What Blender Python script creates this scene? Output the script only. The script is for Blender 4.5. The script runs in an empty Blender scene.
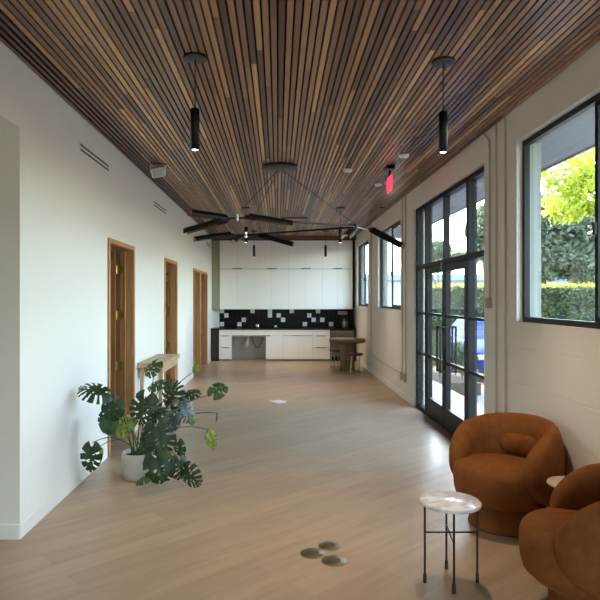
import bpy, math, random
from mathutils import Vector, Matrix
random.seed(7)
S = bpy.context.scene
COL = S.collection
PI = math.pi
CH = 3.38          # ceiling height
XL, XR = -1.82, 2.12
EYE = 1.70

# ------------------------------------------------------------------ materials
def srgb(r, g, b):
    f = lambda c: (c / 255 / 12.92) if c / 255 <= .04045 else ((c / 255 + .055) / 1.055) ** 2.4
    return (f(r), f(g), f(b), 1)

def nt(name):
    m = bpy.data.materials.new(name); m.use_nodes = True
    t = m.node_tree
    return m, t, t.nodes['Principled BSDF']

def link(t, a, b): t.links.new(a, b)

def mat(name, col, rough=.5, metal=0, noise=0, nscale=20, bump=0, bscale=60, sheen=0, spec=None, coat=0):
    m, t, p = nt(name)
    p.inputs['Base Color'].default_value = col
    p.inputs['Roughness'].default_value = rough
    p.inputs['Metallic'].default_value = metal
    if spec is not None: p.inputs['Specular IOR Level'].default_value = spec
    if sheen:
        p.inputs['Sheen Weight'].default_value = sheen
        p.inputs['Sheen Roughness'].default_value = .4
        p.inputs['Sheen Tint'].default_value = (min(1, col[0] * 3), min(1, col[1] * 3), min(1, col[2] * 3), 1)
    if coat: p.inputs['Coat Weight'].default_value = coat
    tc = t.nodes.new('ShaderNodeTexCoord')
    if noise:
        n = t.nodes.new('ShaderNodeTexNoise'); n.inputs['Scale'].default_value = nscale; n.inputs['Detail'].default_value = 4
        link(t, tc.outputs['Object'], n.inputs['Vector'])
        r = t.nodes.new('ShaderNodeValToRGB')
        r.color_ramp.elements[0].position = .3; r.color_ramp.elements[1].position = .7
        r.color_ramp.elements[0].color = tuple(c * (1 - noise) for c in col[:3]) + (1,)
        r.color_ramp.elements[1].color = tuple(min(1, c * (1 + noise)) for c in col[:3]) + (1,)
        link(t, n.outputs['Fac'], r.inputs['Fac']); link(t, r.outputs['Color'], p.inputs['Base Color'])
    if bump:
        n = t.nodes.new('ShaderNodeTexNoise'); n.inputs['Scale'].default_value = bscale; n.inputs['Detail'].default_value = 3
        link(t, tc.outputs['Object'], n.inputs['Vector'])
        b = t.nodes.new('ShaderNodeBump'); b.inputs['Strength'].default_value = bump; b.inputs['Distance'].default_value = .01
        link(t, n.outputs['Fac'], b.inputs['Height']); link(t, b.outputs['Normal'], p.inputs['Normal'])
    return m

def wood(name, c1, c2, rough=.45, stretch=(30, 30, 1.5)):
    m, t, p = nt(name)
    tc = t.nodes.new('ShaderNodeTexCoord'); mp = t.nodes.new('ShaderNodeMapping')
    mp.inputs['Scale'].default_value = stretch
    n = t.nodes.new('ShaderNodeTexNoise'); n.inputs['Scale'].default_value = 1.6; n.inputs['Detail'].default_value = 5; n.inputs['Distortion'].default_value = .6
    r = t.nodes.new('ShaderNodeValToRGB')
    r.color_ramp.elements[0].position = .3; r.color_ramp.elements[1].position = .7
    r.color_ramp.elements[0].color = c1; r.color_ramp.elements[1].color = c2
    link(t, tc.outputs['Object'], mp.inputs['Vector']); link(t, mp.outputs['Vector'], n.inputs['Vector'])
    link(t, n.outputs['Fac'], r.inputs['Fac']); link(t, r.outputs['Color'], p.inputs['Base Color'])
    p.inputs['Roughness'].default_value = rough
    return m

def emit(name, col, strength):
    m, t, p = nt(name)
    p.inputs['Base Color'].default_value = col
    p.inputs['Emission Color'].default_value = col
    p.inputs['Emission Strength'].default_value = strength
    return m

def glass_mat(name='window_glass', tint=(.93, .97, .96, 1)):
    m = bpy.data.materials.new(name); m.use_nodes = True
    t = m.node_tree; t.nodes.clear()
    o = t.nodes.new('ShaderNodeOutputMaterial'); mx = t.nodes.new('ShaderNodeMixShader')
    tr = t.nodes.new('ShaderNodeBsdfTransparent'); tr.inputs['Color'].default_value = tint
    gl = t.nodes.new('ShaderNodeBsdfGlossy'); gl.inputs['Roughness'].default_value = .02
    # Schlick reflectance of a thin pane
    ge = t.nodes.new('ShaderNodeNewGeometry'); dt = t.nodes.new('ShaderNodeVectorMath'); dt.operation = 'DOT_PRODUCT'
    link(t, ge.outputs['Normal'], dt.inputs[0]); link(t, ge.outputs['Incoming'], dt.inputs[1])
    ab = t.nodes.new('ShaderNodeMath'); ab.operation = 'ABSOLUTE'; link(t, dt.outputs['Value'], ab.inputs[0])
    su = t.nodes.new('ShaderNodeMath'); su.operation = 'SUBTRACT'; su.inputs[0].default_value = 1; link(t, ab.outputs[0], su.inputs[1])
    pw = t.nodes.new('ShaderNodeMath'); pw.operation = 'POWER'; pw.inputs[1].default_value = 5; link(t, su.outputs[0], pw.inputs[0])
    ml = t.nodes.new('ShaderNodeMath'); ml.operation = 'MULTIPLY_ADD'; ml.inputs[1].default_value = .7; ml.inputs[2].default_value = .03; link(t, pw.outputs[0], ml.inputs[0])
    link(t, ml.outputs[0], mx.inputs['Fac']); link(t, tr.outputs[0], mx.inputs[1]); link(t, gl.outputs[0], mx.inputs[2])
    link(t, mx.outputs[0], o.inputs['Surface'])
    return m

def floor_mat():
    m, t, p = nt('oak_plank_floor')
    tc = t.nodes.new('ShaderNodeTexCoord'); mp = t.nodes.new('ShaderNodeMapping')
    mp.inputs['Rotation'].default_value = (0, 0, R(-42))
    link(t, tc.outputs['Object'], mp.inputs['Vector'])
    br = t.nodes.new('ShaderNodeTexBrick'); br.inputs['Scale'].default_value = 1
    br.inputs['Brick Width'].default_value = 1.5; br.inputs['Row Height'].default_value = .2
    br.inputs['Mortar Size'].default_value = .0012; br.inputs['Mortar Smooth'].default_value = .3
    br.inputs['Color1'].default_value = srgb(184, 159, 132); br.inputs['Color2'].default_value = srgb(172, 147, 121)
    br.inputs['Mortar'].default_value = srgb(150, 126, 102); br.offset = .37
    link(t, mp.outputs['Vector'], br.inputs['Vector'])
    mp2 = t.nodes.new('ShaderNodeMapping'); mp2.inputs['Rotation'].default_value = (0, 0, R(-42)); mp2.inputs['Scale'].default_value = (1, 1, 1)
    mp3 = t.nodes.new('ShaderNodeMapping'); mp3.inputs['Scale'].default_value = (1.2, 9, 1)
    link(t, tc.outputs['Object'], mp2.inputs['Vector']); link(t, mp2.outputs['Vector'], mp3.inputs['Vector'])
    n = t.nodes.new('ShaderNodeTexNoise'); n.inputs['Scale'].default_value = 1.5; n.inputs['Detail'].default_value = 6; n.inputs['Distortion'].default_value = .5
    link(t, mp3.outputs['Vector'], n.inputs['Vector'])
    r = t.nodes.new('ShaderNodeValToRGB'); r.color_ramp.elements[0].position = .3; r.color_ramp.elements[1].position = .72
    r.color_ramp.elements[0].color = (.84, .82, .8, 1); r.color_ramp.elements[1].color = (1, 1, 1, 1)
    link(t, n.outputs['Fac'], r.inputs['Fac'])
    mx = t.nodes.new('ShaderNodeMix'); mx.data_type = 'RGBA'; mx.blend_type = 'MULTIPLY'; mx.inputs['Factor'].default_value = 1
    link(t, br.outputs['Color'], mx.inputs['A']); link(t, r.outputs['Color'], mx.inputs['B'])
    link(t, mx.outputs['Result'], p.inputs['Base Color'])
    p.inputs['Roughness'].default_value = .36
    p.inputs['Specular IOR Level'].default_value = .4
    b = t.nodes.new('ShaderNodeBump'); b.inputs['Strength'].default_value = .08; b.inputs['Distance'].default_value = .004
    link(t, n.outputs['Fac'], b.inputs['Height']); link(t, b.outputs['Normal'], p.inputs['Normal'])
    return m

def R(d): return math.radians(d)

def block_wall_mat():
    m, t, p = nt('painted_block_wall')
    p.inputs['Base Color'].default_value = srgb(232, 226, 215); p.inputs['Roughness'].default_value = .6
    tc = t.nodes.new('ShaderNodeTexCoord'); sp = t.nodes.new('ShaderNodeSeparateXYZ'); cb = t.nodes.new('ShaderNodeCombineXYZ')
    link(t, tc.outputs['Object'], sp.inputs[0]); link(t, sp.outputs['Y'], cb.inputs['X']); link(t, sp.outputs['Z'], cb.inputs['Y'])
    br = t.nodes.new('ShaderNodeTexBrick'); br.inputs['Scale'].default_value = 1
    br.inputs['Brick Width'].default_value = 1.2; br.inputs['Row Height'].default_value = .318
    br.inputs['Mortar Size'].default_value = .005; br.inputs['Mortar Smooth'].default_value = .6
    br.inputs['Color1'].default_value = (1, 1, 1, 1); br.inputs['Color2'].default_value = (1, 1, 1, 1); br.inputs['Mortar'].default_value = (0, 0, 0, 1)
    link(t, cb.outputs[0], br.inputs['Vector'])
    b = t.nodes.new('ShaderNodeBump'); b.inputs['Strength'].default_value = .35; b.inputs['Distance'].default_value = .006
    link(t, br.outputs['Color'], b.inputs['Height']); link(t, b.outputs['Normal'], p.inputs['Normal'])
    return m

def slat_mat():
    m, t, p = nt('walnut_slat_wood')
    at = t.nodes.new('ShaderNodeAttribute'); at.attribute_name = 'board'
    r = t.nodes.new('ShaderNodeValToRGB'); cr = r.color_ramp
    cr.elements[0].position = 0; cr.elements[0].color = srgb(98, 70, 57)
    cr.elements[1].position = 1; cr.elements[1].color = srgb(214, 174, 126)
    for pos, c in ((.3, srgb(132, 97, 78)), (.6, srgb(157, 117, 93)), (.85, srgb(186, 142, 103))):
        e = cr.elements.new(pos); e.color = c
    link(t, at.outputs['Fac'], r.inputs['Fac'])
    tc = t.nodes.new('ShaderNodeTexCoord'); mp = t.nodes.new('ShaderNodeMapping'); mp.inputs['Scale'].default_value = (60, 3, 20)
    n = t.nodes.new('ShaderNodeTexNoise'); n.inputs['Scale'].default_value = 1; n.inputs['Detail'].default_value = 4
    link(t, tc.outputs['Object'], mp.inputs['Vector']); link(t, mp.outputs['Vector'], n.inputs['Vector'])
    r2 = t.nodes.new('ShaderNodeValToRGB'); r2.color_ramp.elements[0].color = (.78, .76, .74, 1); r2.color_ramp.elements[1].color = (1.0, 1.0, 1.0, 1)
    r2.color_ramp.elements[0].position = .3; r2.color_ramp.elements[1].position = .7
    link(t, n.outputs['Fac'], r2.inputs['Fac'])
    mx = t.nodes.new('ShaderNodeMix'); mx.data_type = 'RGBA'; mx.blend_type = 'MULTIPLY'; mx.inputs['Factor'].default_value = 1
    link(t, r.outputs['Color'], mx.inputs['A']); link(t, r2.outputs['Color'], mx.inputs['B'])
    link(t, mx.outputs['Result'], p.inputs['Base Color'])
    p.inputs['Roughness'].default_value = .36
    return m

def leaf_mat(name, c1, c2, rough=.35, trans=.15, scale=9):
    m, t, p = nt(name)
    tc = t.nodes.new('ShaderNodeTexCoord')
    n = t.nodes.new('ShaderNodeTexNoise'); n.inputs['Scale'].default_value = scale; n.inputs['Detail'].default_value = 3
    link(t, tc.outputs['Object'], n.inputs['Vector'])
    r = t.nodes.new('ShaderNodeValToRGB'); r.color_ramp.elements[0].position = .35; r.color_ramp.elements[1].position = .65
    r.color_ramp.elements[0].color = c1; r.color_ramp.elements[1].color = c2
    link(t, n.outputs['Fac'], r.inputs['Fac']); link(t, r.outputs['Color'], p.inputs['Base Color'])
    p.inputs['Roughness'].default_value = rough
    if trans:
        o = [x for x in t.nodes if x.type == 'OUTPUT_MATERIAL'][0]
        tl = t.nodes.new('ShaderNodeBsdfTranslucent'); link(t, r.outputs['Color'], tl.inputs['Color'])
        ms = t.nodes.new('ShaderNodeMixShader'); ms.inputs['Fac'].default_value = trans
        link(t, p.outputs[0], ms.inputs[1]); link(t, tl.outputs[0], ms.inputs[2]); link(t, ms.outputs[0], o.inputs['Surface'])
    return m

def marble_mat():
    m, t, p = nt('white_marble')
    tc = t.nodes.new('ShaderNodeTexCoord')
    n = t.nodes.new('ShaderNodeTexNoise'); n.inputs['Scale'].default_value = 5; n.inputs['Detail'].default_value = 6; n.inputs['Distortion'].default_value = 2.2
    link(t, tc.outputs['Object'], n.inputs['Vector'])
    r = t.nodes.new('ShaderNodeValToRGB'); e = r.color_ramp.elements
    e[0].position = .42; e[0].color = srgb(238, 234, 230); e[1].position = .58; e[1].color = srgb(236, 232, 228)
    k = e.new(.5); k.color = srgb(206, 198, 193)
    link(t, n.outputs['Fac'], r.inputs['Fac']); link(t, r.outputs['Color'], p.inputs['Base Color'])
    p.inputs['Roughness'].default_value = .18
    return m

M = dict(
    wall=mat('white_wall_paint', srgb(238, 236, 230), .6, bump=.04, bscale=200),
    block=block_wall_mat(), floor=floor_mat(), slat=slat_mat(), glass=glass_mat(), marble=marble_mat(),
    backing=mat('black_ceiling_backing', srgb(20, 15, 13), .9),
    trim=mat('white_trim_paint', srgb(240, 238, 234), .4),
    oak=wood('oak_door_wood', srgb(160, 108, 62), srgb(200, 150, 100), .42),
    oakdark=wood('oak_jamb_wood', srgb(142, 92, 52), srgb(176, 124, 76), .45),
    oaktable=wood('pale_oak', srgb(176, 144, 110), srgb(204, 174, 140), .45, (30, 2, 30)),
    fascia=wood('walnut_fascia', srgb(78, 50, 40), srgb(104, 70, 55), .5, (2, 30, 30)),
    brass=mat('brass', srgb(214, 184, 110), .28, 1),
    dullbrass=mat('dull_brass', srgb(150, 140, 108), .35, 1, noise=.15),
    black=mat('black_metal', srgb(16, 16, 17), .42, .2, spec=.3),
    frame=mat('charcoal_window_metal', srgb(22, 22, 24), .5, .1, spec=.25),
    dblack=mat('black_door_metal', srgb(14, 14, 16), .45, .1, spec=.25),
    bronze=mat('dark_bronze', srgb(62, 52, 48), .35, .8),
    canopy=mat('grey_canopy_metal', srgb(74, 72, 70), .45, .6),
    steel=mat('brushed_steel', srgb(150, 148, 145), .3, 1),
    dsteel=mat('warm_dark_steel', srgb(112, 102, 92), .4, .9),
    chrome=mat('chrome', srgb(220, 220, 218), .12, 1),
    gold=mat('gold_reflector', srgb(160, 128, 74), .4, 1),
    white=mat('white_plastic', srgb(232, 230, 226), .4),
    cab=mat('white_gloss_cabinet', srgb(242, 240, 234), .22),
    gap=mat('cabinet_gap_grey', srgb(150, 147, 142), .6),
    carc=mat('cabinet_inner_grey', srgb(190, 186, 180), .5),
    counter=mat('black_stone', srgb(9, 9, 11), .3, spec=.2),
    tileb=mat('black_glazed_tile', srgb(8, 9, 12), .3, spec=.12), tilew=mat('white_glazed_tile', srgb(226, 226, 224), .2, noise=.06, nscale=60),
    grout=mat('dark_grout', srgb(12, 13, 16), .8),
    velvet=mat('rust_velvet', srgb(130, 78, 38), .85, noise=.16, nscale=14, bump=.12, bscale=160, sheen=.2, spec=.15),
    velvetd=mat('rust_velvet_seam', srgb(104, 56, 28), .9),
    pot=mat('grey_ceramic', srgb(176, 170, 158), .55, noise=.05, nscale=8),
    soil=mat('potting_soil', srgb(66, 46, 34), .95, noise=.4, nscale=60, bump=.6, bscale=80),
    leafd=leaf_mat('dark_monstera_leaf', srgb(24, 46, 22), srgb(46, 76, 34), .5),
    leafm=leaf_mat('green_monstera_leaf', srgb(42, 74, 30), srgb(66, 98, 42), .5),
    leafy=leaf_mat('variegated_monstera_leaf', srgb(70, 112, 40), srgb(170, 184, 84), scale=22),
    leafb=leaf_mat('bluish_monstera_leaf', srgb(44, 68, 60), srgb(74, 100, 90), .3),
    stem=mat('plant_stem', srgb(78, 98, 52), .5, noise=.2),
    outlet=mat('beige_outlet_box', srgb(176, 166, 150), .5),
    conduit=mat('painted_conduit', srgb(196, 186, 170), .5),
    lampglow=emit('pendant_lamp_glow', (1, .80, .55, 1), 4),
    red=emit('red_exit_light', (1, .03, .07, 1), .5), redp=emit('red_exit_panel', (1, .06, .12, 1), .22),
    ledwarm=mat('frosted_lamp_tube', srgb(206, 190, 150), .4),
    wood2=wood('worn_table_wood', srgb(92, 72, 50), srgb(128, 102, 72), .5, (8, 8, 3)),
    stoolseat=mat('brown_leather', srgb(78, 54, 36), .5),
    paper=mat('white_cover_plate', srgb(226, 228, 240), .3),
    pipe=mat('white_pvc', srgb(235, 235, 232), .35),
    hose=mat('black_hose', srgb(20, 20, 20), .5),
    concrete=mat('pale_concrete', srgb(150, 148, 142), .8, noise=.06, nscale=3),
    asphalt=mat('grey_asphalt', srgb(84, 85, 87), .9, noise=.12, nscale=6),
    earth=mat('planting_soil', srgb(66, 58, 48), .95, noise=.3, nscale=10),
    soffit=mat('grey_soffit_paint', srgb(116, 122, 126), .7),
    reveal=mat('pale_grey_reveal_paint', srgb(150, 153, 146), .7),
    stucco=mat('pale_stucco', srgb(168, 178, 184), .8), bluetrim=mat('blue_fascia_paint', srgb(120, 146, 166), .6),
    carblue=mat('blue_car_paint', srgb(24, 60, 138), .6, .0, spec=.08),
    carglass=mat('car_glass', srgb(30, 52, 92), .6, spec=.05), rubber=mat('tyre_rubber', srgb(24, 24, 25), .8),
    hedge=leaf_mat('hedge_leaf', srgb(44, 62, 36), srgb(84, 104, 58), .5, .3, 1.5),
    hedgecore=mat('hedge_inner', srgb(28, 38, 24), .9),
    hedgetop=leaf_mat('sunlit_hedge_top_leaf', srgb(120, 130, 36), srgb(164, 170, 60), .5, .4, 3),  # yellow leaf colour stands in for sunlight on the hedge top
    treey=leaf_mat('yellow_green_tree_leaf', srgb(112, 130, 30), srgb(168, 180, 54), .5, .5, .8),
    treeg=leaf_mat('grey_green_tree_leaf', srgb(72, 86, 62), srgb(104, 118, 92), .6, .3, .8),
    bark=wood('tree_bark', srgb(74, 64, 54), srgb(110, 96, 82), .9, (6, 6, 1)),
    polewood=wood('orange_pole_wood', srgb(160, 104, 70), srgb(190, 132, 92), .9, (6, 6, 1)),
)

# ------------------------------------------------------------------ mesh helpers
class MB:
    def __init__(s): s.v = []; s.f = []; s.m = []; s.sm = []; s.fv = []
    def add(s, vs, fs, mi=0, smooth=False, fval=0.0):
        o = len(s.v); s.v += [tuple(v) for v in vs]
        for f in fs:
            s.f.append(tuple(i + o for i in f)); s.m.append(mi); s.sm.append(smooth); s.fv.append(fval)
        return s
    def box(s, x0, x1, y0, y1, z0, z1, mi=0, M_=None, fval=0.0):
        vs = [Vector((x, y, z)) for x in (x0, x1) for y in (y0, y1) for z in (z0, z1)]
        if M_ is not None: vs = [M_ @ v for v in vs]
        return s.add(vs, [(0, 1, 3, 2), (4, 6, 7, 5), (0, 4, 5, 1), (2, 3, 7, 6), (0, 2, 6, 4), (1, 5, 7, 3)], mi, False, fval)
    def tube(s, pts, r, n=10, mi=0, cap=True, r2=None):
        pts = [Vector(p) for p in pts]; k = len(pts); rings = []
        prev = None
        for i, p in enumerate(pts):
            d = (pts[min(i + 1, k - 1)] - pts[max(i - 1, 0)]).normalized()
            if prev is None:
                a = d.cross(Vector((0, 0, 1)))
                if a.length < .05: a = d.cross(Vector((0, 1, 0)))
            else: a = prev - d * prev.dot(d)
            a.normalize(); b = d.cross(a); prev = a
            rr = r if r2 is None else r + (r2 - r) * i / (k - 1)
            if isinstance(r, (list, tuple)): rr = r[i]
            rings.append([p + (a * math.cos(2 * PI * j / n) + b * math.sin(2 * PI * j / n)) * rr for j in range(n)])
        vs = [v for q in rings for v in q]; fs = []
        for i in range(k - 1):
            for j in range(n): fs.append((i * n + j, i * n + (j + 1) % n, (i + 1) * n + (j + 1) % n, (i + 1) * n + j))
        s.add(vs, fs, mi, True)
        if cap:
            s.add(rings[0], [tuple(range(n))[::-1]], mi); s.add(rings[-1], [tuple(range(n))], mi)
        return s
    def lathe(s, prof, cx=0, cy=0, n=32, mi=0, sx=1, sy=1, smooth=True):
        k = len(prof); vs = []
        for r, z in prof:
            for j in range(n):
                a = 2 * PI * j / n; vs.append((cx + r * sx * math.cos(a), cy + r * sy * math.sin(a), z))
        fs = [(i * n + j, i * n + (j + 1) % n, (i + 1) * n + (j + 1) % n, (i + 1) * n + j) for i in range(k - 1) for j in range(n)]
        s.add(vs, fs, mi, smooth)
        if prof[0][0] > 1e-5: s.add(vs[:n], [tuple(range(n))[::-1]], mi)
        if prof[-1][0] > 1e-5: s.add(vs[-n:], [tuple(range(n))], mi)
        return s
    def build(s, name, mats, parent=None, bevel=0, seg=2, attr=None):
        me = bpy.data.meshes.new(name); me.from_pydata(s.v, [], s.f)
        if not isinstance(mats, (list, tuple)): mats = [mats]
        for m in mats: me.materials.append(m)
        me.polygons.foreach_set('material_index', s.m); me.polygons.foreach_set('use_smooth', s.sm)
        if attr:
            a = me.attributes.new(attr, 'FLOAT', 'FACE'); a.data.foreach_set('value', s.fv)
        me.update()
        o = bpy.data.objects.new(name, me); COL.objects.link(o)
        if parent is not None: o.parent = parent
        if bevel:
            b = o.modifiers.new('b', 'BEVEL'); b.width = bevel; b.segments = seg; b.limit_method = 'ANGLE'; b.angle_limit = R(40)
            b.harden_normals = False
        return o

def empty(name, loc=(0, 0, 0), rz=0, label=None, cat=None, group=None, kind=None):
    o = bpy.data.objects.new(name, None); COL.objects.link(o); o.location = loc; o.rotation_euler = (0, 0, rz)
    o.empty_display_size = .1
    return tag(o, label, cat, group, kind)
def tag(o, label=None, cat=None, group=None, kind=None):
    if label: o['label'] = label
    if cat: o['category'] = cat
    if group: o['group'] = group
    if kind: o['kind'] = kind
    return o
def struct(o): o['kind'] = 'structure'; return o
def copy_tree(o, loc=None, rz=None, label=None, parent=None):
    c = o.copy(); COL.objects.link(c)
    if parent is not None: c.parent = parent
    if loc is not None: c.location = loc
    if rz is not None: c.rotation_euler = (0, 0, rz)
    if label: c['label'] = label
    for ch in list(o.children): copy_tree(ch, parent=c)
    return c

# ------------------------------------------------------------------ room shell
YB, YF = 16.85, -4.2          # back wall, wall behind the camera
def wall_x(x0, x1, ya, yb, z0, z1, ops):
    """wall parallel to Y with rectangular openings (y0,y1,z0,z1)"""
    b = MB(); y = ya
    for (a, c, p, q) in sorted(ops):
        if a > y: b.box(x0, x1, y, a, z0, z1)
        if p > z0: b.box(x0, x1, a, c, z0, p)
        if q < z1: b.box(x0, x1, a, c, q, z1)
        y = c
    if y < yb: b.box(x0, x1, y, yb, z0, z1)
    return b
struct(MB().box(-5.0, XR + .20, YF - .2, YB + .2, -.2, 0).build('floor', M['floor']))

WZ0, WZ1 = 1.49, 3.09
wins = [(2.93, 5.33), (10.37, 12.72), (14.09, 16.12)]
DY0, DY1 = 6.17, 9.39
ops = [(a, b, WZ0, WZ1) for a, b in wins] + [(DY0, DY1, 0, WZ1)]
struct(wall_x(XR, XR + .20, YF, YB, 0, CH + .25, ops).build('wall_right', M['block']))
DOORS = [(6.46, 7.50), (9.65, 10.70), (12.92, 13.88), (14.08, 15.30)]
DH = 2.29
lo = [(a - .03, b + .03, 0, DH + .03) for a, b in DOORS] + [(YF, 4.23, 0, 2.90)]
struct(wall_x(XL - .15, XL, YF, YB, 0, CH + .25, lo).build('wall_left', M['wall']))
struct(MB().box(-5.0, XL - .15, 4.23, 4.42, 0, 2.95).build('wall_left_return', M['wall']))
b = MB(); b.box(-5.0, XL - .15, YF, YB, 2.90, 3.0); struct(b.build('ceiling_side_hall', M['wall']))
struct(MB().box(-5.1, -5.0, YF, YB, 0, 3.0).build('wall_side_hall', M['wall']))
struct(MB().box(-5.1, XR + .20, YB, YB + .15, 0, CH + .25).build('wall_back', M['wall']))
# wall behind the camera, with an unseen glazed opening added for fill daylight
b = MB(); b.box(-5.1, -1.0, YF - .15, YF, 0, CH + .25); b.box(1.7, XR + .20, YF - .15, YF, 0, CH + .25); b.box(-1.0, 1.7, YF - .15, YF, 2.75, CH + .25)
struct(b.build('wall_front', M['wall']))
root = empty('window_4', (0, 0, 0), kind='structure')
b = MB()
for x in (-1.0, -.1, .8, 1.64): b.box(x, x + .06, YF - .12, YF - .04, 0, 2.75)
for z in (0, 2.69): b.box(-1.0, 1.7, YF - .12, YF - .04, z, z + .06)
b.build('window_frame', M['frame'], root)
MB().box(-1.0, 1.7, YF - .085, YF - .075, .05, 2.7).build('window_pane', M['glass'], root)

# slatted ceiling: real slats over a black backing
b = MB(); pitch = .049; x = XL + .012
while x + .039 < XR:
    edge = x < XL + .19  # narrower slats by the left wall; darkest tone paints in the shade there
    y = -4.1 - random.random() * 2
    while y < 16.28:
        L = random.uniform(1.4, 4.2); y1 = min(y + L, 16.28); y0 = max(y, YF)
        if y1 > y0 + .05:
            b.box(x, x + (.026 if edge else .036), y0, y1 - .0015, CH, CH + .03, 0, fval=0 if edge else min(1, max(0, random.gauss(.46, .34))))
        y += L
    x += pitch
b.box(XL, XR, YF, 16.28, CH + .03, CH + .06, 1, fval=0)
b.box(XL, XR, 16.28, YB, CH + .0, CH + .06, 1, fval=0)
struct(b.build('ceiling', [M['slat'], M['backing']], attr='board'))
struct(MB().box(-5.1, XR + .20 + .0, YF - .15, YB + .15, CH + .25, CH + .4).build('ceiling_roof_deck', M['backing']))
struct(MB().box(XL, XR, 16.22, 16.26, 3.285, CH, 0).build('trim_1', M['fascia'], bevel=.003))

# baseboards
def bb(name, x0, x1, segs):
    b = MB()
    for a, c in segs: b.box(x0, x1, a, c, 0, .105)
    return struct(b.build(name, M['wall'], bevel=.002))
bb('baseboard_left', XL, XL + .006, [(4.222, 6.39), (7.57, 9.58), (10.77, 12.85), (15.37, 16.22)])
bb('baseboard_right', XR - .011, XR, [(YF, DY0 - .02), (DY1 + .02, YB)])
struct(MB().box(-5.0, XL - .0, 4.218, 4.23, 0, .105).build('baseboard_left_return', M['trim'], bevel=.003))

# left oak doors, standing open into the rooms
for i, (a, c) in enumerate(DOORS):
    r = empty('door_%d' % (i + 2), (XL, a, 0), kind='structure')
    w = c - a; f = MB()
    cw = .06
    lw = cw if i != 3 else .0; rw = cw if i != 2 else .0
    # jamb lining
    f.box(-.155, .012, -.028, 0, 0, DH); f.box(-.155, .012, w, w + .028, 0, DH); f.box(-.155, .012, -.028, w + .028, DH, DH + .028)
    # casing on the wall face
    f.box(.001, .02, -max(lw, .03), -.004, 0, DH + .055); f.box(.001, .02, w + .004, w + max(rw, .03), 0, DH + .055); f.box(.001, .02, -.004, w + .004, DH + .006, DH + .055)
    if i == 2: f.box(-.15, .018, w + .03, w + .17, 0, DH + .055)
    # stop
    f.box(-.10, -.085, w - .014, w, 0, DH); f.box(-.10, -.085, 0, .014, 0, DH)
    f.build('door_frame', M['oak'], r, bevel=.002)
    d = MB(); d.box(-.205 - min(w, .9), -.205, w - .05, w - .005, .01, DH - .01)
    d.build('door_leaf', M['oakdark'] if i != 2 else M['wood2'], r, bevel=.002)
    for hz in (.22, .80, 1.43, 2.00):
        h = MB(); h.box(-.19, -.12, w - .008, w - .0005, hz, hz + .11); h.tube([(-.196, w - .012, hz), (-.196, w - .012, hz + .11)], .008, 8)
        h.build('hinge', M['brass'], r)

# sliding windows on the right wall
def slider(n, y0, y1, z0, z1, mull):
    r = empty('window_%d' % n, (XR, y0, z0), kind='structure')
    w = y1 - y0; h = z1 - z0; X0, X1 = .05, .10
    f = MB(); t = .045
    f.box(X0, X1, 0, t, 0, h); f.box(X0, X1, w - t, w, 0, h); f.box(X0, X1, t, w - t, 0, t); f.box(X0, X1, t, w - t, h - t, h)
    f.build('window_frame', M['black'], r, bevel=.003)
    m = mull - y0
    s = MB(); s.box(X0 + .01, X0 + .04, m - .02, m + .02, t, h - t)
    for (p, q, xx) in ((t, m - .02, X0 + .01),):
        s.box(xx, xx + .03, p, p + .035, t, h - t); s.box(xx, xx + .03, p + .035, q, t, t + .035); s.box(xx, xx + .03, p + .035, q, h - t - .035, h - t)
    s.build('sash', M['frame'], r, bevel=.002)
    MB().box(X0 + .02, X0 + .026, t + .03, m - .015, t + .03, h - t - .03).build('window_pane', M['glass'], r)
    MB().box(X0 + .042, X0 + .047, m - .03, w - t, t, h - t).build('window_pane', M['glass'], r)
    l = MB(); l.box(X0 - .012, X0 + .012, m - .014, m + .012, h * .40, h * .40 + .09)
    l.build('window_latch', M['black'], r, bevel=.003)
slider(1, *wins[0], WZ0, WZ1, 4.11)
slider(2, *wins[1], WZ0, WZ1, 11.50)
slider(3, *wins[2], WZ0, WZ1, 15.10)

for (a, c), z0 in zip(wins, (WZ0,) * 3):
    b = MB(); b.box(XR + .10, XR + .212, c - .012, c + .03, z0, WZ1 + .03); b.box(XR + .10, XR + .212, a - .03, a + .012, z0, WZ1 + .03)
    b.box(XR + .10, XR + .212, a + .012, c - .012, WZ1 - .012, WZ1 + .03); b.box(XR + .10, XR + .215, a + .012, c - .012, z0 - .03, z0 + .012)
    struct(b.build('trim_%d' % (10 + wins.index((a, c))), M['reveal']))
# storefront entry: frame, double doors, side and top lights
r = empty('door_1', (0, 0, 0), kind='structure')
X0, X1 = 2.16, 2.24
f = MB()
ML = [DY0 + .03, 6.86, 8.80, DY1 - .04]
for yc, hw in ((DY0 + .03, .03), (6.85, .04), (8.81, .035), (DY1 - .045, .045)):
    f.box(X0, X1 + .02, yc - hw, yc + hw, 0, WZ1)
f.box(X0, X1 + .02, DY0, DY1, WZ1 - .06, WZ1)
f.box(X0 - .02, X1, DY0 + .06, DY1 - .09, 2.14, 2.20)
f.box(X0, X1, 7.805, 7.855, 2.20, WZ1 - .06)
for (a, c) in ((DY0 + .06, 6.81), (8.845, DY1 - .09)):
    for z in (.84, 1.45): f.box(X0 + .01, X1 - .01, a, c, z, z + .035)
    f.box(X0 + .01, X1, a, c, 0, .06)
f.box(X0 - .01, X1 + .02, DY0, DY1, 0, .018)
f.build('storefront_frame', M['frame'], r, bevel=.003)
g = MB()
for (a, c, z0, z1) in ((DY0 + .06, 6.81, .06, 2.14), (8.845, DY1 - .09, .06, 2.14), (DY0 + .06, 6.81, 2.2, WZ1 - .06), (6.89, 7.805, 2.2, WZ1 - .06), (7.855, 8.775, 2.2, WZ1 - .06), (8.845, DY1 - .09, 2.2, WZ1 - .06)):
    MB().box(2.197, 2.203, a, c, z0, z1).build('window_pane', M['glass'], r)
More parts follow.
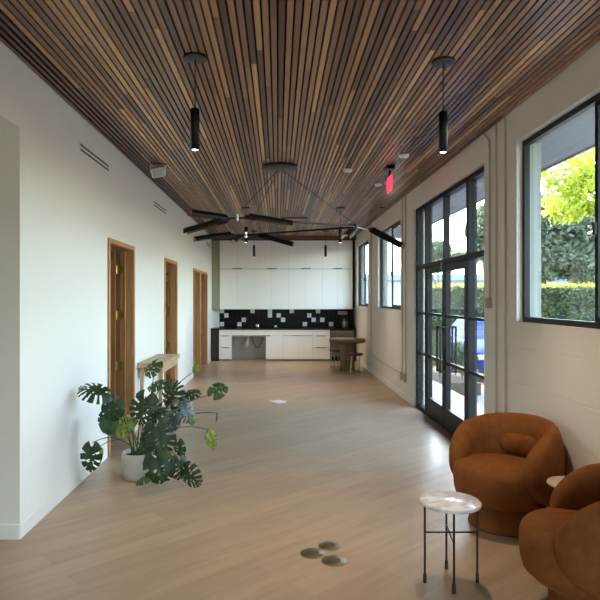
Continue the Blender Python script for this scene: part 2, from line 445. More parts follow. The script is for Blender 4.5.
for (a, c, hy) in ((6.893, 7.825, 7.755), (7.835, 8.772, 7.905)):
    d = MB(); s = .085
    d.box(X0 + .005, X1 - .01, a, a + s, .02, 2.135); d.box(X0 + .005, X1 - .01, c - s, c, .02, 2.135)
    d.box(X0 + .005, X1 - .01, a + s, c - s, .02, .27); d.box(X0 + .005, X1 - .01, a + s, c - s, 2.05, 2.135)
    for z in (.84, 1.45): d.box(X0 + .015, X1 - .02, a + s, c - s, z, z + .035)
    dl = d.build('door_leaf', M['dblack'], r, bevel=.003)
    MB().box(2.196, 2.202, a + s, c - s, .27, 2.05).build('door_pane', M['glass'], dl)
    hh = MB()
    for sx, xe in ((X0 + .005, X0 - .075), (X1 - .01, X1 + .07)):
        lo_, hi_ = min(sx, xe), max(sx, xe)
        hh.box(lo_, hi_, hy - .012, hy + .012, 1.31, 1.335); hh.box(lo_, hi_, hy - .012, hy + .012, .735, .76)
        xb = xe if xe < sx else xe - .025
        hh.box(xb, xb + .025, hy - .012, hy + .012, .735, 1.335)
    hh.build('door_handle', M['black'], dl, bevel=.003)
MB().box(X0 - .03, X0 + .004, 7.80, 7.86, 2.07, 2.17).build('door_closer', M['steel'], r, bevel=.003)

# ------------------------------------------------------------------ kitchen
KF, KW = 16.20, YB     # base fronts, wall
def kx(px, Y=16.2): return (px - 278) / 600 * Y
def panel(name, x0, x1, z0, z1, y, parent, m=None, th=.018, g=.0014):
    return MB().box(x0 + g, x1 - g, y, y + th, z0 + g, z1 - g).build(name, m or M['cab'], parent, bevel=.0015)
def bar_handle(x0, x1, z, y, parent):
    return MB().box(x0, x1, y - .018, y + .001, z - .007, z + .006).build('handle', M['bronze'], parent)
BH = .845
base_units = [
 (219, 231, 'white base cabinet of three drawers at the left end of the counter', 'drawers'),
 (231, 266, 'white sink cabinet with an open bay showing plumbing under the counter', 'open'),
 (266, 283.2, 'narrow white single-door base cabinet right of the open sink bay', 'door'),
 (283.2, 312.7, 'wide white base cabinet with one long drawer over two doors', 'double'),
 (312.7, 330, 'white base cabinet of stacked drawers beside the steel fridge', 'drawers')]
for (p0, p1, lab, kd) in base_units:
    x0, x1 = kx(p0), kx(p1); w = x1 - x0
    r = empty('base_cabinet', (x0, KF, 0), label=lab, cat='cabinet', group='white base cabinets')
    c = MB()
    if kd == 'open':
        c.box(0, .018, .02, .62, .05, BH - .002); c.box(w - .018, w, .02, .62, .05, BH - .002)
        c.box(.018, w - .018, .60, .62, .0, BH - .002); c.box(.018, w - .018, .02, .6, .66, .68)
        c.box(.018, w - .018, .56, .6, 0, .05)
        c.build('cabinet_body', M['carc'], r)
        for k in range(3): panel('drawer_front', w * k / 3, w * (k + 1) / 3, .69, BH, 0, r)
        MB().box(0, .016, -.0, .02, .05, .69).build('side_panel', M['cab'], r)
    else:
        c.box(0, w, .02, .62, .05, BH - .002); c.box(0, w, .05, .6, 0, .05)
        c.build('cabinet_body', M['gap'], r)
        hc = min(.16, w * .28)
        if kd == 'drawers':
            for z0, z1 in ((.69, BH), (.37, .69), (.05, .37)):
                d = panel('drawer', 0, w, z0, z1, 0, r)
                if z0 < .5 : bar_handle(w / 2 - hc, w / 2 + hc, z1 - .012, 0, d)
        if kd == 'door':
            panel('drawer', 0, w, .69, BH, 0, r); d = panel('cabinet_door', 0, w, .05, .69, 0, r); bar_handle(.02, .12, .68, 0, d)
        if kd == 'double':
            d = panel('drawer', 0, w, .69, BH, 0, r); bar_handle(w / 2 - .14, w / 2 + .14, .684, 0, d)
            panel('cabinet_door', 0, w / 2, .05, .68, 0, r); panel('cabinet_door', w / 2, w, .05, .68, 0, r)
# trap and hose in the open bay
tx = kx(247.8)
b = MB(); yy = 16.50
b.tube([(tx, yy, .655), (tx, yy, .50), (tx - .01, yy, .40), (tx - .05, yy, .35), (tx - .09, yy, .38), (tx - .10, yy + .05, .46), (tx - .10, yy + .24, .48)], .024, 12)
b.tube([(tx, yy, .60), (tx, yy, .56)], .036, 12); b.lathe([(.0, .40), (.05, .40), (.055, .46), (.05, .55), (0, .56)], tx - .02, yy, 14)
tag(b.build('drain_pipe', M['pipe']), 'white plastic drain trap hanging in the open sink bay', 'pipe')
b = MB(); pts = []
for k in range(17):
    u = k / 16; pts.append((kx(251.5) + u * .30, 16.45, .655 - .30 * math.sin(PI * u) ** .8 - .02 * u))
b.tube(pts, .011, 8)
tag(b.build('water_hose', M['hose']), 'black hose looped beside the white trap under the sink', 'hose')
# end cabinet and fridge
r = empty('end_cabinet', (XL, KF, 0), label='black narrow end cabinet between the left wall and white drawers', cat='cabinet')
w = kx(219) - XL
MB().box(.001, w - .002, .0, .62, 0, BH - .002).build('cabinet_body', M['black'], r)
MB().box(.003, w - .004, -.018, -.001, .04, BH - .01).build('cabinet_door', M['bronze'], r, bevel=.002)
r = empty('undercounter_fridge', (kx(330), KF, 0), label='stainless steel undercounter fridge at the right end of the counter', cat='fridge')
w = kx(354.2) - kx(330)
MB().box(.004, w, .0, .62, .0, BH - .003).build('fridge_body', M['black'], r)
d = MB().box(.012, w - .006, -.03, -.001, .60, .82).build('drawer', M['dsteel'], r, bevel=.003)
MB().box(.06, w - .06, -.055, -.03, .78, .795).build('handle', M['steel'], d)
d = MB().box(.012, w - .006, -.03, -.001, .12, .59).build('fridge_door', M['dsteel'], r, bevel=.003)
MB().box(.06, w - .06, -.055, -.03, .55, .565).build('handle', M['steel'], d)
# worktop and backsplash
tag(MB().box(XL + .001, kx(355.6), KF - .03, KW - .001, BH, BH + .03).build('worktop', M['counter'], bevel=.003), 'long black stone worktop running over the white base cabinets', 'countertop')
b = MB(); st = .1224; bx0 = (219.7 - 278) / 600 * 16.8; zt = 1.395
whites = {(0, 0), (1, 1), (0, 3), (4, 3), (5, 2), (7, 0), (11, 0), (11, 1), (13, 1), (14, 2), (16, 0), (19, 3), (20, 1), (21, 2), (22, 0), (23, 2), (25, 3)}
b.box(bx0 - .01, 2.118, KW - .012, KW - .001, BH + .0305, zt + .03, 2)
for i in range(-1, 31):
    for j in range(5):
        x0 = bx0 + i * st; x1 = min(x0 + st, 2.118); x0 = max(x0, bx0 - .01); z1 = zt - j * st; z0 = max(z1 - st, BH + .031)
        if x1 - x0 < .02 or z1 - z0 < .01: continue
        b.box(x0 + .0015, x1 - .0015, KW - .02, KW - .012, z0 + .0015, z1 - .0015, 1 if (i, j) in whites else 0)
tag(b.build('backsplash', [M['tileb'], M['tilew'], M['grout']]), 'black tile backsplash with scattered white square tiles', 'backsplash')
# wall cabinets
UF = 16.45; ux = [-1.596, -.647, .293, 1.22, 2.045]
ul = ['white full-height wall cabinet column at the left end, above the drawers', 'white wall cabinet column second from the left, above the open sink bay',
      'white wall cabinet column third from the left, above the long drawer', 'white wall cabinet column at the right end, above the steel fridge']
for k in range(4):
    r = empty('wall_cabinet', (ux[k], UF, 1.39), label=ul[k], cat='cabinet', group='white wall cabinets')
    w = ux[k + 1] - ux[k]; m2 = (ux[k] + w * .505) - ux[k]
    if k == 3: m2 = (337.5 - 278) / 600 * 16.45 - ux[3]
    MB().box(.0, w, .02, .379, 0, 1.89).build('cabinet_body', M['gap'], r)
    for (a, c) in ((0, m2), (m2, w)):
        panel('cabinet_door', a, c, .0, 1.10, 0, r); panel('cabinet_door', a, c, 1.11, 1.888, 0, r)
    MB().box(m2 - .13, m2 + .13, -.012, .001, 1.112, 1.128).build('handle', M['bronze'], r)
struct(MB().box(XL, ux[0], UF + .03, KW, 1.39, 3.28).build('trim_2', mat('olive_grey_filler', srgb(150, 148, 128), .6)))
struct(MB().box(ux[4] + .001, XR, UF + .1, KW, 1.43, 3.28).build('trim_3', M['black']))
struct(MB().box(XL, XR, UF + .06, KW, 3.281, CH + .06).build('trim_4', M['backing']))
# faucet, soap, bottles, plates
fx = kx(249.4, 16.65)
b = MB(); b.lathe([(.022, .875), (.022, .91), (.012, .915)], fx, 16.65, 14)
b.tube([(fx, 16.65, .9), (fx, 16.65, 1.12), (fx - .01, 16.62, 1.16), (fx - .02, 16.56, 1.175), (fx - .03, 16.50, 1.15), (fx - .03, 16.49, 1.10)], .011, 10)
r = b.build('kitchen_faucet', M['bronze']); tag(r, 'dark gooseneck faucet standing on the black worktop', 'faucet')
MB().box(fx + .01, fx + .09, 16.64, 16.66, .93, .942).build('handle', M['bronze'], r)
cx = kx(257.5, 16.5)
b = MB(); b.lathe([(.0, .875), (.05, .875), (.052, .90), (.052, .985), (.046, .99), (.044, .90), (0, .895)], cx, 16.5, 20)
tag(b.build('steel_cup', M['chrome']), 'shiny steel cup on the worktop right of the faucet', 'cup')
def bottle(px, Y, h, r0, lab, m):
    X = kx(px, Y); b = MB(); z = .8755
    b.lathe([(0, z), (r0, z), (r0, z + h * .6), (r0 * .35, z + h * .75), (r0 * .33, z + h * .96)], X, Y, 16)
    o = b.build('glass_bottle', m); tag(o, lab, 'bottle', 'bottles at the right end of the worktop')
    c = MB(); c.lathe([(r0 * .4, z + h * .955), (r0 * .4, z + h)], X, Y, 12); c.build('bottle_cap', M['black'], o)
bg = mat('bottle_clear', srgb(190, 200, 198), .08); bd = mat('bottle_dark', srgb(40, 50, 42), .1)
bottle(341, 16.62, .30, .04, 'dark bottle leftmost in the cluster on the worktop', bd)
bottle(344, 16.55, .27, .045, 'pale clear bottle in the middle of the worktop cluster', bg)
bottle(346.6, 16.65, .24, .04, 'grey bottle right of the pale one on the worktop', mat('bottle_grey', srgb(120, 126, 124), .12))
bottle(352.5, 16.6, .15, .045, 'short dark jar-like bottle nearest the right wall', bd)
for (p0, p1, y0, y1, lab) in ((338, 347.6, 311.2, 314.8, 'wide grey outlet plate set high in the black backsplash'), (274.4, 277, 325.4, 327, 'small white outlet plate low in the black backsplash')):
    z1 = EYE - (y0 - 298) / 600 * 16.8; z0 = EYE - (y1 - 298) / 600 * 16.8
    o = MB().box(kx(p0, 16.8), kx(p1, 16.8), KW - .03, KW - .0205, z0, z1).build('outlet_plate', M['outlet'] if p0 > 300 else M['white'], bevel=.002)
    tag(o, lab, 'outlet')

# ------------------------------------------------------------------ table and stools by the kitchen
r = empty('pedestal_table', (1.63, 14.12, 0), label='round thick-topped wooden pedestal table near the kitchen fridge', cat='table')
b = MB(); b.lathe([(0, .655), (.40, .655), (.425, .67), (.425, .735), (.41, .75), (0, .75)], n=40); b.build('tabletop', M['wood2'], r)
b = MB(); n = 48; vs = []
for z in (0, .655):
    for j in range(n):
        a = 2 * PI * j / n; q = .165 + (.008 if j % 2 else 0); vs.append((q * math.cos(a), q * math.sin(a), z))
b.add(vs, [(j, (j + 1) % n, n + (j + 1) % n, n + j) for j in range(n)])
b.build('pedestal', M['wood2'], r)
def make_stool():
    r = empty('metal_stool', (0, 0, 0), label='x', cat='stool', group='stools at the round wooden table')
    b = MB(); b.lathe([(0, .42), (.15, .42), (.165, .435), (.165, .455), (.15, .468), (0, .47)], n=28); b.build('seat', M['stoolseat'], r)
    for k in range(4):
        a = PI / 4 + k * PI / 2; c, s = math.cos(a), math.sin(a)
        MB().tube([(c * .12, s * .12, .43), (c * .15, s * .15, .006)], .010, 8).build('leg', M['chrome'] if k % 2 else M['dullbrass'], r)
    b = MB(); b.tube([(.147 * math.cos(2 * PI * j / 24), .147 * math.sin(2 * PI * j / 24), .05) for j in range(25)], .008, 6, cap=False); b.build('foot_ring', M['dullbrass'], r)
    return r
s0 = make_stool(); s0.location = (1.74, 13.42, 0); s0['label'] = 'low round-seat metal stool standing in front of the pedestal table'
copy_tree(s0, (1.40, 14.42, 0), R(20), 'low round-seat metal stool tucked left of the pedestal table')

# ------------------------------------------------------------------ console table
r = empty('console_table', (XL + .01, 7.73, 0), label='narrow pale oak console table against the left wall, behind the plant', cat='table')
MB().box(0, .335, 0, 1.30, .80, .86).build('tabletop', M['oaktable'], r, bevel=.004)
for (x, y) in ((.045, .07), (.29, .07), (.045, 1.23), (.29, 1.23)):
    dx = 0; dy = -.05 if y < .5 else .05
    b = MB(); t = .021; vs = []
    for z, ox, oy in ((0, dx, dy), (.80, 0, 0)):
        for sx, sy in ((-1, -1), (1, -1), (1, 1), (-1, 1)): vs.append((x + ox + sx * t, y + oy + sy * t, z))
    b.add(vs, [(0, 3, 2, 1), (4, 5, 6, 7), (0, 1, 5, 4), (1, 2, 6, 5), (2, 3, 7, 6), (3, 0, 4, 7)])
    b.build('leg', M['oaktable'], r, bevel=.002)
b = MB(); b.box(.27, .31, .09, 1.21, .72, .80); b.box(.03, .06, .09, 1.21, .72, .80); b.build('apron', M['oaktable'], r)

# ------------------------------------------------------------------ monstera
def at(px, py, Y): return Vector(((px - 278) / 600 * Y, Y, EYE - (py - 298) / 600 * Y))
PC = Vector((-1.312, 5.68, 0))
plant = empty('potted_monstera', PC, label='large sprawling potted monstera on the floor by the left wall', cat='plant')
b = MB(); b.lathe([(0, 0), (.13, 0), (.15, .012), (.158, .06), (.163, .16), (.163, .245), (.157, .25), (.151, .245), (.150, .205), (0, .205)], n=40)
b.build('pot', M['pot'], plant)
b = MB(); b.lathe([(.149, .206), (.10, .214), (0, .222)], n=24); b.build('soil', M['soil'], plant)

def leaf_mesh(L, W, slots=6, curl=.25, depth=.55, seed=0, fold=.15):
    """split heart-shaped leaf, stalk joint at the origin, tip along +Y, upper face +Z"""
    rn = random.Random(seed); b = MB()
    NT, NW = 44, 9
    for side in (-1, 1):
        rays = []
        for i in range(NT + 1):
            t = i / NT
            th = R(158) * (1 - t) ** 1.25 + R(4) * t
            org = Vector((0, L * (.16 + .80 * t * t ** .15), 0)) if t > .0 else Vector((0, L * .16, 0))
            wid = W * (.62 + .55 * math.sin(PI * min(1, t * 1.05 + .12))) * (1 - t ** 5 * .75) * .62
            if t > .8: wid *= 1 - (t - .8) * 2.6
            rays.append((t, th, org, max(wid, .004)))
        sl = []
        for k in range(slots):
            c = .20 + .68 * (k + .5) / slots + rn.uniform(-.015, .015)
            sl.append((c, .019 + rn.uniform(0, .012), depth + rn.uniform(-.12, .15)))
        hl = [(.30 + .5 * rn.random(), .02, .22 + .1 * rn.random()) for _ in range(3)]
        idx = []; vs = []
        for (t, th, org, wid) in rays:
            row = []
            for j in range(NW + 1):
                w = j / NW
                p = org + Vector((side * math.sin(th), math.cos(th), 0)) * wid * w
                yy = p.y / L
                z = -curl * L * (yy - .2) ** 2 - fold * abs(p.x) + .05 * L * math.sin(PI * w) - .35 * curl * p.x * p.x / max(W, .01)
                z += rn.uniform(-1, 1) * .004 * w
                row.append(len(vs)); vs.append((p.x, p.y, z))
            idx.append(row)
        fs = []
        for i in range(NT):
            tm = (i + .5) / NT
            for j in range(NW):
                wm = (j + .5) / NW; cut = False
                if slots:
                    for c, hw, w0 in sl:
                        if wm > 1 - w0 and abs(tm - c) < hw * (.6 + .7 * (wm - (1 - w0))): cut = True
                    for c, hw, w0 in hl:
                        if abs(tm - c) < hw and abs(wm - w0) < .09: cut = True
                if not cut:
                    q = (idx[i][j], idx[i + 1][j], idx[i + 1][j + 1], idx[i][j + 1])
                    fs.append(q if side > 0 else q[::-1])
        b.add(vs, fs, 0, True)
    b.tube([(0, L * .10, 0.002), (0, L * .5, .002 - curl * L * .09), (0, L * .95, -curl * L * .56)], [.0035 * L / .2, .0025 * L / .2, .001], 5, cap=False)
    return b

# stalk joint px, tip px, depth at joint, depth change to tip, width, facing angle about the axis, material, slots
LV = [
 ((108, 393), (93, 389), 5.30, -.05, .27, 52, 'leafd', 6, .55), ((115, 400), (109, 421), 5.35, -.02, .20, 10, 'leafd', 3, .5),
 ((104, 412), (101, 433), 5.50, .0, .13, 35, 'leafd', 4, .5), ((112, 417), (104, 433), 5.45, -.03, .17, 20, 'leafm', 0, .4),
 ((131, 420), (115, 432), 5.55, -.03, .20, 40, 'leafy', 2, .4), ((92, 443), (90, 474), 5.34, -.02, .18, 5, 'leafd', 4, .55),
 ((101, 446), (103, 463), 5.40, .0, .07, 60, 'leafy', 0, .4), ((157, 362), (146, 374), 5.75, -.06, .18, 50, 'leafm', 4, .5),
 ((165, 381), (148, 386), 5.62, -.06, .18, 62, 'leafm', 4, .5), ((146, 396), (137, 424), 5.40, -.05, .27, 25, 'leafd', 6, .6),
 ((152, 399), (157, 421), 5.42, -.06, .19, -30, 'leafd', 6, .6), ((170, 408), (173, 384), 5.45, -.12, .26, 38, 'leafd', 6, .55),
 ((181, 400), (191, 420), 5.30, -.06, .20, -35, 'leafb', 6, .6), ((184, 396), (197, 390), 5.60, .02, .17, 55, 'leafd', 4, .5),
 ((194, 372), (197, 365), 5.90, -.02, .08, 35, 'leafy', 0, .3), ((213, 395), (222, 384), 5.35, .06, .17, 30, 'leafm', 2, .5),
 ((209, 430), (213, 451), 5.25, -.03, .10, 15, 'leafy', 2, .4), ((156, 424), (162, 453), 5.30, -.08, .28, 8, 'leafd', 6, .5),
 ((155, 455), (163, 479), 5.24, -.08, .265, 12, 'leafd', 2, .35), ((153, 474), (136, 481.5), 5.26, -.12, .15, 70, 'leafm', 3, .5),
 ((179, 458), (183, 478), 5.36, -.04, .19, -25, 'leafd', 5, .6), ((183, 467), (197, 485), 5.34, -.14, .19, 35, 'leafd', 5, .6),
 ((174, 414), (171, 432), 5.28, -.04, .17, -25, 'leafb', 4, .55), ((165, 410), (152, 416), 5.55, -.04, .20, 55, 'leafm', 4, .5),
 ((178, 440), (180, 458), 5.50, -.02, .12, 30, 'leafm', 3, .5), ((150, 432), (140, 446), 5.50, .0, .15, 30, 'leafd', 4, .5),
 ((192, 414), (190, 426), 5.4, 0, .08, 20, 'leafy', 0, .4), ((217, 413), (217.5, 422), 5.3, 0, .05, 82, 'leafd', 0, .3),
]
for k, (pj, pt, Y, dY, wd, face, mname, slots, dep) in enumerate(LV):
    j = at(*pj, Y); tpt = at(*pt, Y + dY)
    ax = (tpt - j); L = ax.length; ax.normalize()
    L = max(L * 1.05, wd * .9)
    view = (Vector((0, 0, EYE)) - j).normalized()
    n = view - ax * view.dot(ax); n.normalize()
    n = Matrix.Rotation(R(face), 3, ax) @ n
    if n.z < 0 and face > 0 and k not in (5,): n = Matrix.Rotation(R(-2 * face), 3, ax) @ n
    xx = ax.cross(n)
    wd *= .74
    o = leaf_mesh(L, wd, slots, .35, dep, k, .15 if slots > 2 else .05).build('leaf', M[mname], plant)
    mtx = Matrix((xx, ax, n)).transposed().to_4x4(); mtx.translation = j - PC
    if mtx.determinant() < 0: print('neg', k)
    o.matrix_local = mtx
    if mname == 'leafy': o['label'] = 'yellow-green variegated leaf'
    elif mname == 'leafb': o['label'] = 'bluish glossy leaf'
    # stalk from the soil
    a0 = Vector((random.uniform(-.06, .06) + .3 * (j.x - PC.x) * .2, random.uniform(-.06, .04), .21)); e = j - PC
    mid = (a0 + e) / 2 + Vector((0, 0, .16 + .12 * abs(e.x)))
    mid.x = a0.x + (e.x - a0.x) * .4
    pts = []
    for s_ in range(13):
        u = s_ / 12; pts.append(a0 * (1 - u) ** 2 + mid * 2 * u * (1 - u) + e * u * u)
    MB().tube(pts, .0062, 7, r2=.0036).build('stem', M['stem'], plant)

# ------------------------------------------------------------------ armchairs
def make_armchair():
    r = empty('barrel_armchair', (0, 0, 0), label='x', cat='armchair', group='rust velvet barrel armchairs')
    b = MB(); b.lathe([(0, 0.004), (.285, .004), (.29, .012), (.285, .03), (.285, .20), (.0, .21)], 0, .03, 48); b.build('plinth', M['velvet'], r)
    # seat drum, pushed forward (front is -Y)
    pr = [(0, .19), (.22, .19), (.28, .20), (.322, .235), (.338, .29), (.343, .35), (.341, .41), (.331, .442), (.312, .462), (.27, .472), (.15, .48), (0, .482)]
    b = MB(); b.lathe(pr, 0, -.075, 56, sx=1.03, sy=.98); b.build('seat_cushion', M['velvet'], r)
    # wrap-around back and arms
    b = MB(); NS, NP = 110, 30; UM = R(129); vs = []
    for i in range(NS + 1):
        s = -1 + 2 * i / NS; s = math.sin(s * PI / 2) * .45 + s * .55
        u = s * UM; e = abs(s)
        k = (1 - max(0, (e - .62) / .38) ** 2.3) ** .5 if e < 1 else 0
        top = .775 - .11 * e ** 2; bot = .20 + .035 * e
        zm = (top + bot) / 2 + .0; h = (top - bot) / 2 * k
        T = .083 * (1 - max(0, (e - .86) / .14) ** 2.4) ** .5 if e < 1 else 0
        Rm = .333 + .030 * e * e
        for jn in range(NP):
            ph = 2 * PI * jn / NP; c, sn = math.cos(ph), math.sin(ph)
            c2 = math.copysign(abs(c) ** .85, c); s2 = math.copysign(abs(sn) ** .8, sn)
            z = zm + h * s2
            rr = Rm + T * c2
            vs.append((rr * math.sin(u), rr * math.cos(u) + .01, z))
    fs = [(i * NP + jn, (i + 1) * NP + jn, (i + 1) * NP + (jn + 1) % NP, i * NP + (jn + 1) % NP) for i in range(NS) for jn in range(NP)]
    b.add(vs, fs, 0, True)
    b.build('backrest', M['velvet'], r)
    # lumbar bolster
    b = MB(); NS, NP = 36, 18; vs = []; UM = R(44)
    for i in range(NS + 1):
        s = -1 + 2 * i / NS; u = s * UM; e = abs(s)
        k = (1 - e ** 5) ** .5 if e < 1 else 0
        crease = 1 - .10 * math.exp(-(s / .04) ** 2)
        for jn in range(NP):
            ph = 2 * PI * jn / NP; c, sn = math.cos(ph), math.sin(ph)
            c2 = math.copysign(abs(c) ** .8, c); s2 = math.copysign(abs(sn) ** .7, sn)
            rr = .262 + .052 * k * c2 * crease
            vs.append((rr * math.sin(u), rr * math.cos(u) + .01, .548 + .078 * k * s2 * crease))
    fs = [(i * NP + jn, (i + 1) * NP + jn, (i + 1) * NP + (jn + 1) % NP, i * NP + (jn + 1) % NP) for i in range(NS) for jn in range(NP)]
    b.add(vs, fs, 0, True); b.build('lumbar_cushion', M['velvet'], r)
    b = MB(); b.tube([(.288 * math.cos(2 * PI * j / 48), .03 + .288 * math.sin(2 * PI * j / 48), .008) for j in range(49)], .006, 6, cap=False)
    b.build('piping', M['velvetd'], r)
    return r
ch = make_armchair(); ch.location = (1.70, 4.50, 0); ch.scale = (.95, .95, 1.02); ch.rotation_euler = (0, 0, R(-53)); ch['label'] = 'rust velvet barrel armchair farther back, facing the camera beside the glass doors'
copy_tree(ch, (1.70, 3.19, 0), R(-112), 'rust velvet barrel armchair at the lower right corner, cut off by the frame')

# ------------------------------------------------------------------ side tables
def side_table(loc, rad, h, lab, legm, top):
    r = empty('side_table', loc, label=lab, cat='side table')
    b = MB(); b.lathe([(0, h - .022), (rad - .004, h - .022), (rad, h - .018), (rad, h - .004), (rad - .004, h), (0, h)], n=56); b.build('tabletop', top, r)
    lr = rad * .88; P = []
    for a in (R(-98), R(-172), R(-8), R(82)):
        x, y = lr * math.cos(a), lr * math.sin(a); P.append((x, y))
        l = MB().tube([(x, y, .0), (x, y, h - .022)], .0065, 8).build('leg', legm, r)
        MB().lathe([(.0105, 0.0), (.0105, .05), (.0065, .056)], x, y, 10).build('foot_cap', legm, l)
    b = MB(); b.tube([(*P[1], .30), (*P[2], .30)], .005, 6); b.tube([(*P[0], .28), (*P[3], .28)], .005, 6); b.build('stretcher', legm, r)
    return r
side_table((1.035, 3.61, 0), .18, .484, 'round white marble side table on thin bronze legs, in front of the armchairs', M['bronze'], M['marble'])
r = empty('side_table', (1.945, 3.98, 0), label='small round cream side table wedged between the two armchairs', cat='side table')
b = MB(); b.lathe([(0, .455), (.145, .455), (.15, .46), (.15, .472), (.145, .477), (0, .477)], n=48); b.build('tabletop', mat('cream_tabletop', srgb(214, 196, 172), .35), r)
b = MB(); b.tube([(0, 0, .02), (0, 0, .455)], .016, 12); b.build('pole', M['steel'], r)
b = MB(); b.lathe([(0, 0), (.12, 0), (.12, .012), (.02, .02), (0, .02)], n=36); b.build('base', M['steel'], r)

# ------------------------------------------------------------------ floor covers
def floor_disc(x, y, rad, lab):
    r = MB(); r.lathe([(0, .0), (rad, .0), (rad, .003), (rad - .004, .0055), (0, .0055)], n=40)
    o = r.build('floor_outlet_cover', M['dullbrass']); o.location = (x, y, 0.0003)
    tag(o, lab, 'floor outlet', 'round brass floor outlet covers')
    q = MB(); q.lathe([(0, .0055), (rad * .62, .0055), (rad * .62, .007), (rad * .58, .0074), (0, .0074)], n=30)
    q.build('lid', M['dullbrass'], o)
floor_disc(.230, 3.99, .082, 'round brass floor outlet cover, leftmost of the three')
floor_disc(.352, 4.11, .076, 'round brass floor outlet cover, farthest back of the three')
floor_disc(.362, 3.875, .082, 'round brass floor outlet cover, nearest the camera of the three')
o = MB().add([(-.155, 9.87, .0005), (.0, 9.68, .0005), (.13, 9.74, .0005), (.15, 9.86, .0005), (.02, 9.99, .0005), (-.155, 9.87, .006), (.0, 9.68, .006), (.13, 9.74, .006), (.15, 9.86, .006), (.02, 9.99, .006)],
    [(5, 6, 7, 8, 9), (4, 3, 2, 1, 0), (0, 1, 6, 5), (1, 2, 7, 6), (2, 3, 8, 7), (3, 4, 9, 8), (4, 0, 5, 9)]).build('paper_sheet', M['paper'])
tag(o, 'small pale sheet lying flat on the floor halfway to the kitchen', 'paper')

# ------------------------------------------------------------------ wall vents
for (a, c, lab) in ((5.50, 6.45, 'long twin-slot air vent high on the left wall, nearest the camera'), (8.80, 9.75, 'twin-slot air vent high on the left wall above the second door'), (15.15, 16.1, 'twin-slot air vent high on the left wall by the kitchen')):
    r = empty('wall_vent', (XL, a, 3.05), label=lab, cat='vent', group='twin-slot wall vents')
    L = c - a
    b = MB(); b.box(.0002, .006, 0, L, -.006, .008); b.box(.0002, .006, 0, L, .028, .052); b.box(.0002, .006, 0, L, .072, .08); b.box(.0002, .006, 0, .01, .008, .072); b.box(.0002, .006, L - .01, L, .008, .072)
    b.build('vent_frame', M['wall'], r)
    for z in (.008, .052): MB().box(.0002, .002, .01, L - .01, z, z + .02).build('slot', M['black'], r)

# ------------------------------------------------------------------ conduits
def conduit(name_pts, lab, boxes=()):
    b = MB(); b.tube(name_pts, .0105, 8)
    o = b.build('electrical_conduit', M['conduit']); tag(o, lab, 'conduit', 'painted conduits on the right wall')
    k = MB()
    for y in ():
        pass
    for (y, z0, z1) in boxes:
        MB().box(XR - .045, XR - .0005, y - .035, y + .035, z0, z1).build('outlet_box', M['outlet'], o, bevel=.004)
xc = XR - .0115
conduit([(xc, 6.13, CH - .005), (xc, 6.10, CH - .03), (xc, 6.0, CH - .10), (xc, 5.98, CH - .2), (xc, 5.98, 1.70)], 'painted conduit with a bent top ending at a box beside the glass doors', [(5.98, 1.60, 1.70)])
conduit([(xc, 5.80, CH - .002), (xc, 5.80, .11)], 'straight full-height painted conduit, middle of the three beside the near window')
conduit([(xc, 5.57, CH - .002), (xc, 5.57, .11)], 'straight full-height painted conduit closest to the near window')
conduit([(xc, 10.18, CH - .002), (xc, 10.18, .45)], 'painted conduit dropping to a wall box, left one of the pair past the doors', [(10.18, .31, .45)])
conduit([(xc, 9.92, CH - .002), (xc, 9.92, .45)], 'painted conduit dropping to a wall box nearest the glass door frame', [(9.92, .31, .45)])
conduit([(xc, 13.60, CH - .002), (xc, 13.60, .50), (xc, 13.56, .43), (xc, 13.48, .41), (xc, 10.24, .41)], 'painted conduit running down between the far windows then along the wall base')

# ------------------------------------------------------------------ pendants
def make_pendant():
    r = empty('pendant_light', (0, 0, 0), label='x', cat='pendant light', group='black cylinder pendant lights')
    b = MB(); b.lathe([(0, -.022), (.076, -.022), (.082, -.018), (.082, 0), (0, 0)], n=32); b.build('canopy', M['canopy'], r)
    MB().tube([(0, 0, -.022), (0, 0, -.365)], .0035, 6).build('cord', M['black'], r)
    b = MB(); b.lathe([(0, -.362), (.028, -.362), (.031, -.366), (.031, -.650), (.026, -.650), (.024, -.632), (0, -.632)], n=28); b.build('lamp_body', M['black'], r)
    b = MB(); b.lathe([(0, -.6505), (.018, -.649), (.0235, -.645), (.0235, -.634), (0, -.632)], n=20); b.build('lamp_lens', M['lampglow'], r)
    return r
pl = make_pendant()
pls = [(-.578, 4.18, 'black cylinder pendant light hanging nearest the camera on the left'), (1.17, 4.25, 'black cylinder pendant light hanging nearest the camera on the right'),
       (-.594, 11.14, 'black cylinder pendant light behind the chandelier arms on the left'), (1.16, 11.14, 'black cylinder pendant light behind the chandelier hub on the right'),
       (-.60, 15.0, 'small black cylinder pendant in front of the wall cabinets, left one'), (1.19, 15.0, 'small black cylinder pendant in front of the wall cabinets, right one')]
for i, (x, y, lab) in enumerate(pls):
    if i == 0: pl.location = (x, y, CH); pl['label'] = lab; o = pl
    else: o = copy_tree(pl, (x, y, CH), None, lab)
    ld = bpy.data.lights.new('pendant_spot', 'SPOT'); ld.energy = 19; ld.color = (1, .82, .60); ld.spot_size = R(95); ld.spot_blend = .7; ld.shadow_soft_size = .02
    lo_ = bpy.data.objects.new('pendant_spot', ld); COL.objects.link(lo_); lo_.location = (x, y, CH - .655)

